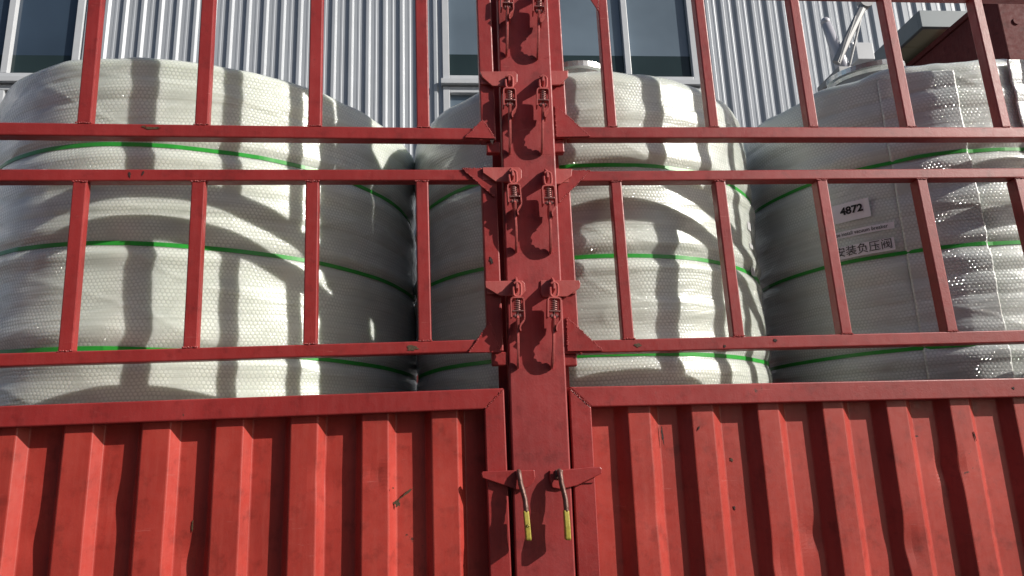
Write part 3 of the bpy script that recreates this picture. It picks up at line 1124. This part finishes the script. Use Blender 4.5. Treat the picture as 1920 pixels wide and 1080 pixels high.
# ---------------------------------------------------------------- building behind
WY = 6.6
bld = empty('building', (0, WY, 0))
tag(bld, 'grey building clad in vertical ribbed metal siding with white framed windows', 'building')
BI = Matrix.Translation((0, -WY, 0))


def siding(x0, x1, z0, z1, name='siding'):
    bm = bmesh.new()
    per, d = 0.176, 0.025
    prof = []
    k0 = math.floor(x0 / per) - 1
    k = k0
    while k * per < x1 + per:
        b = k * per
        for dx, y in ((0.0, 0), (0.014, -d), (0.032, -d), (0.050, 0), (0.092, 0), (0.098, -0.003), (0.110, -0.003), (0.116, 0)):
            if x0 <= b + dx <= x1:
                prof.append((b + dx, WY + y))
        k += 1
    prof = [(x0, WY)] + prof + [(x1, WY)]
    a = [bm.verts.new((x, y, z0)) for x, y in prof]
    b = [bm.verts.new((x, y, z1)) for x, y in prof]
    for i in range(len(prof) - 1):
        bm.faces.new([a[i], a[i + 1], b[i + 1], b[i]])
    o = obj(name, bm, 'siding', bld, BI)
    md = o.modifiers.new('thickness', 'SOLIDIFY')
    md.thickness = 0.01
    md.offset = -1
    return o


def X(px, py):
    return at(px, py, WY).x


def Z(px, py):
    return at(px, py, WY).z


TOP = 8.2
w1r = X(158, 60)           # right jamb of the left window
w2l, w2r = X(829, 60), X(1304, 90)
siding(-12.0, w1r - 2.75, 0, TOP)
siding(w1r + 0.001, w2l - 0.001, 0, TOP)
siding(w2r + 0.001, 14.0, 0, TOP)
zs1 = Z(10, 150)
zs2 = Z(875, 164)
siding(w1r - 2.749, w1r - 0.001, 0, zs1 - 0.62)
siding(w2l + 0.001, w2r - 0.001, 0, zs2 - 0.82)
bm = bmesh.new()
box(bm, -12, 14, WY + 0.25, WY + 0.5, 0, TOP)
obj('inner_wall', bm, 'dark', bld, BI)


def window(x0, x1, z0, z1, mulls, fw=0.07, band=0.0, glass='glass'):
    bm = bmesh.new()
    Y0, Y1 = WY - 0.045, WY + 0.05
    box(bm, x0, x0 + fw, Y0, Y1, z0, z1, 0.004)
    box(bm, x1 - fw, x1, Y0, Y1, z0, z1, 0.004)
    box(bm, x0 + fw + 0.0005, x1 - fw - 0.0005, Y0 + 0.002, Y1, z0, z0 + fw * 0.8, 0.004)
    box(bm, x0 + fw + 0.0005, x1 - fw - 0.0005, Y0 + 0.002, Y1, z1 - fw, z1, 0.004)
    f = obj('window', bm, 'frame', bld, BI)
    for mx in mulls:
        bm = bmesh.new()
        box(bm, mx - 0.032, mx + 0.032, Y0 + 0.004, Y1, z0 + fw * 0.8 + 0.001, z1 - fw - 0.001, 0.004)
        obj('mullion', bm, 'frame', f)
    xs = [x0 + fw] + sorted(mulls) + [x1 - fw]
    for a, b in zip(xs[:-1], xs[1:]):
        bm = bmesh.new()
        box(bm, a + 0.0005, b - 0.0005, WY + 0.01, WY + 0.02, z0 + fw * 0.8 + 0.0005 + band, z1 - fw - 0.0005)
        obj('pane', bm, glass, f)
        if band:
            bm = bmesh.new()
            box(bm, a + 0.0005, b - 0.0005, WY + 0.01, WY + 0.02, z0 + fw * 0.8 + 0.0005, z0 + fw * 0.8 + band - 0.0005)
            obj('reflection_band', bm, 'glass_reflection', f)  # mirrored roofline painted as a darker strip of glass
    bm = bmesh.new()
    box(bm, x0 - 0.02, x1 + 0.02, WY - 0.09, WY + 0.03, z0 - 0.06, z0 - 0.001, 0.004)
    obj('sill', bm, 'frame', f)
    return f


m1 = X(22, 60)
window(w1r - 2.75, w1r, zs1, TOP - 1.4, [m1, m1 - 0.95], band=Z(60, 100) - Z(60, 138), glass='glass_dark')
window(w1r - 2.75, w1r, zs1 - 0.60, zs1 - 0.07, [m1], 0.06, glass='glass_dark')
m2 = X(1171, 60)
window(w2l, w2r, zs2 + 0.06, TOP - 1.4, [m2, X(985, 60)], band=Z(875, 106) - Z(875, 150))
window(w2l, w2r, zs2 - 0.80, zs2 - 0.012, [m2, X(985, 60)], 0.07)

# canopy on the wall
cc = at(1729, 50, 5.3)
can = empty('canopy', (cc.x + 1.5, WY, cc.z))
can.parent = bld
can.matrix_basis = Matrix.Translation((cc.x + 1.5, 0, cc.z))
CI = Matrix.Translation((-(cc.x + 1.5), -WY, -cc.z))
bm = bmesh.new()
x0, x1 = cc.x, cc.x + 3.2
box(bm, x0, x1, 5.3, 5.34, cc.z, cc.z + 0.17, 0.004)
box(bm, x0, x0 + 0.04, 5.3405, WY - 0.035, cc.z, cc.z + 0.17, 0.004)
box(bm, x0 + 0.0405, x1, 5.3405, WY - 0.035, cc.z + 0.13, cc.z + 0.168)
obj('fascia', bm, 'canopy', can, CI)
bm = bmesh.new()
for k in range(4):
    y = 5.345 + k * 0.305
    box(bm, x0 + 0.045, x1, y, y + 0.30, cc.z + 0.012, cc.z + 0.03, 0.003)
obj('soffit', bm, 'soffit', can, CI)
# polished pole with ball top standing behind the right tank
bp_ = at(1582, 130, 4.3)
tp_ = at(1549, 45, 4.3)
pole = empty('ball_topped_pole', (bp_.x, 4.3, 0))
tag(pole, 'polished steel pole with a ball end and slanting arm rising behind the right tank', 'pole')
PI_ = Matrix.Translation((-bp_.x, -4.3, 0))
bm = bmesh.new()
foot_ = bp_ + (bp_ - tp_) * ((bp_.z - 1.03) / (tp_.z - bp_.z) * 0.2)
tube(bm, [Vector((bp_.x + 0.10, 4.3, 0.0)), Vector((bp_.x + 0.08, 4.3, 1.6)), bp_ - (tp_ - bp_) * 0.2, bp_, bp_.lerp(tp_, 0.5), tp_], 0.046, n=18, radii=[1.3, 1.3, 1.15, 1.05, 0.85, 0.68])
obj('tapered_tube', bm, 'steel', pole, PI_, smooth=True)
bm = bmesh.new()
bmesh.ops.create_uvsphere(bm, u_segments=28, v_segments=16, radius=0.033, matrix=Matrix.Translation(tp_ + (tp_ - bp_).normalized() * 0.018))
obj('ball', bm, 'steel', pole, PI_, smooth=True)

# slanting arm beside the pole, with its thin rods and bracket box
bm = bmesh.new()
a, b = at(1568, 118, 4.25), at(1622, 4, 4.25)
d = b - a
tube(bm, [a, a + d * 0.02, a + d * 0.55, a + d * 1.6], 0.030, 0.018, 8)
cyl(bm, b, (0, 1, 0), 0.05, 0.05, 16)
c2, d2 = at(1593, 122, 4.25), at(1617, 20, 4.25)
tube(bm, [c2, c2.lerp(d2, 0.5), d2], 0.009, n=8)
c3, d3 = at(1574, 116, 4.22), at(1604, 30, 4.22)
tube(bm, [c3, c3.lerp(d3, 0.5), d3], 0.006, n=8)
box(bm, a.x - 0.02, a.x + 0.14, 4.2, 4.5, a.z - 0.10, a.z - 0.055, 0.004)
obj('tie_arm', bm, 'galv', pole, PI_)
bm = bmesh.new()
p, q = at(1596, 86, 4.45), at(1634, 118, 4.45)
box(bm, p.x, q.x, 4.40, 4.55, q.z, p.z, 0.006)
for dx in (0.02, 0.15):
    cyl(bm, (p.x + dx * 0.7, 4.46, p.z + 0.012), (0, 0, 1), 0.014, 0.03, 10)
obj('bracket_box', bm, 'frame', pole, PI_)

# red steel box darkened for shade, high on the right, between truck and building
cy_ = 4.7
kt, kb = at(1866, -8, cy_), at(1893, 137, cy_)
rb = at(1925, 108, cy_)
box_root = empty('steel_box', (kt.x + 0.6, cy_ + 0.8, 0))
tag(box_root, 'red steel box structure, its shade put into the paint, high at the upper right corner', 'steel box')
XI = Matrix.Translation((-(kt.x + 0.6), -(cy_ + 0.8), 0))
bm = bmesh.new()
zb_ = kb.z - 0.02
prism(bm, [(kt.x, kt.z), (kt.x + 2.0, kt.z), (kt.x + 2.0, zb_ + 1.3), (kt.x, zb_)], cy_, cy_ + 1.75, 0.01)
obj('box_shell', bm, 'shaded_red', box_root, XI)
bm = bmesh.new()
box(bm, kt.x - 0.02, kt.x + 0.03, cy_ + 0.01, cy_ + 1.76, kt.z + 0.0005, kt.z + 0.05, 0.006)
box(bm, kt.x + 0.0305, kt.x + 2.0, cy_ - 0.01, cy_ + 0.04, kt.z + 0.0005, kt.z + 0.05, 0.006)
obj('top_rim', bm, 'shaded_red', box_root, XI)
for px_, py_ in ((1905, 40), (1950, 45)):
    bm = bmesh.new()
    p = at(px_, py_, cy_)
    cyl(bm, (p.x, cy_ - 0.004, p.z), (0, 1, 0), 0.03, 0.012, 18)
    obj('bolt', bm, 'shaded_red', box_root, XI)
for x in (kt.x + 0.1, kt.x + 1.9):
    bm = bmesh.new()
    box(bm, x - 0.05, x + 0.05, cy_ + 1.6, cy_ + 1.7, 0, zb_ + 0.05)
    obj('leg', bm, 'shaded_red', box_root, XI)

# building added unseen behind the camera to hold back sky and feed window reflections
wh = empty('added_warehouse', (-16, -17, 0))
tag(wh, 'long dark grey building added unseen behind the camera to hold back sky light', 'building')
WI = Matrix.Translation((16, 17, 0))
M['added_warehouse'] = simple('added_warehouse_cladding', (0.09, 0.10, 0.10), 0.6, 0, 1.0, 0.15, 0.05)
bm = bmesh.new()
box(bm, -48, 9, -29, -17, 0, 12.0)
obj('wall', bm, 'added_warehouse', wh, WI)
bm = bmesh.new()
prism(bm, [(-48.6, 12.02), (9.6, 12.02), (9.6, 12.3), (-48.6, 12.3)], -29.5, -16.6)
obj('roof', bm, 'canopy', wh, WI)
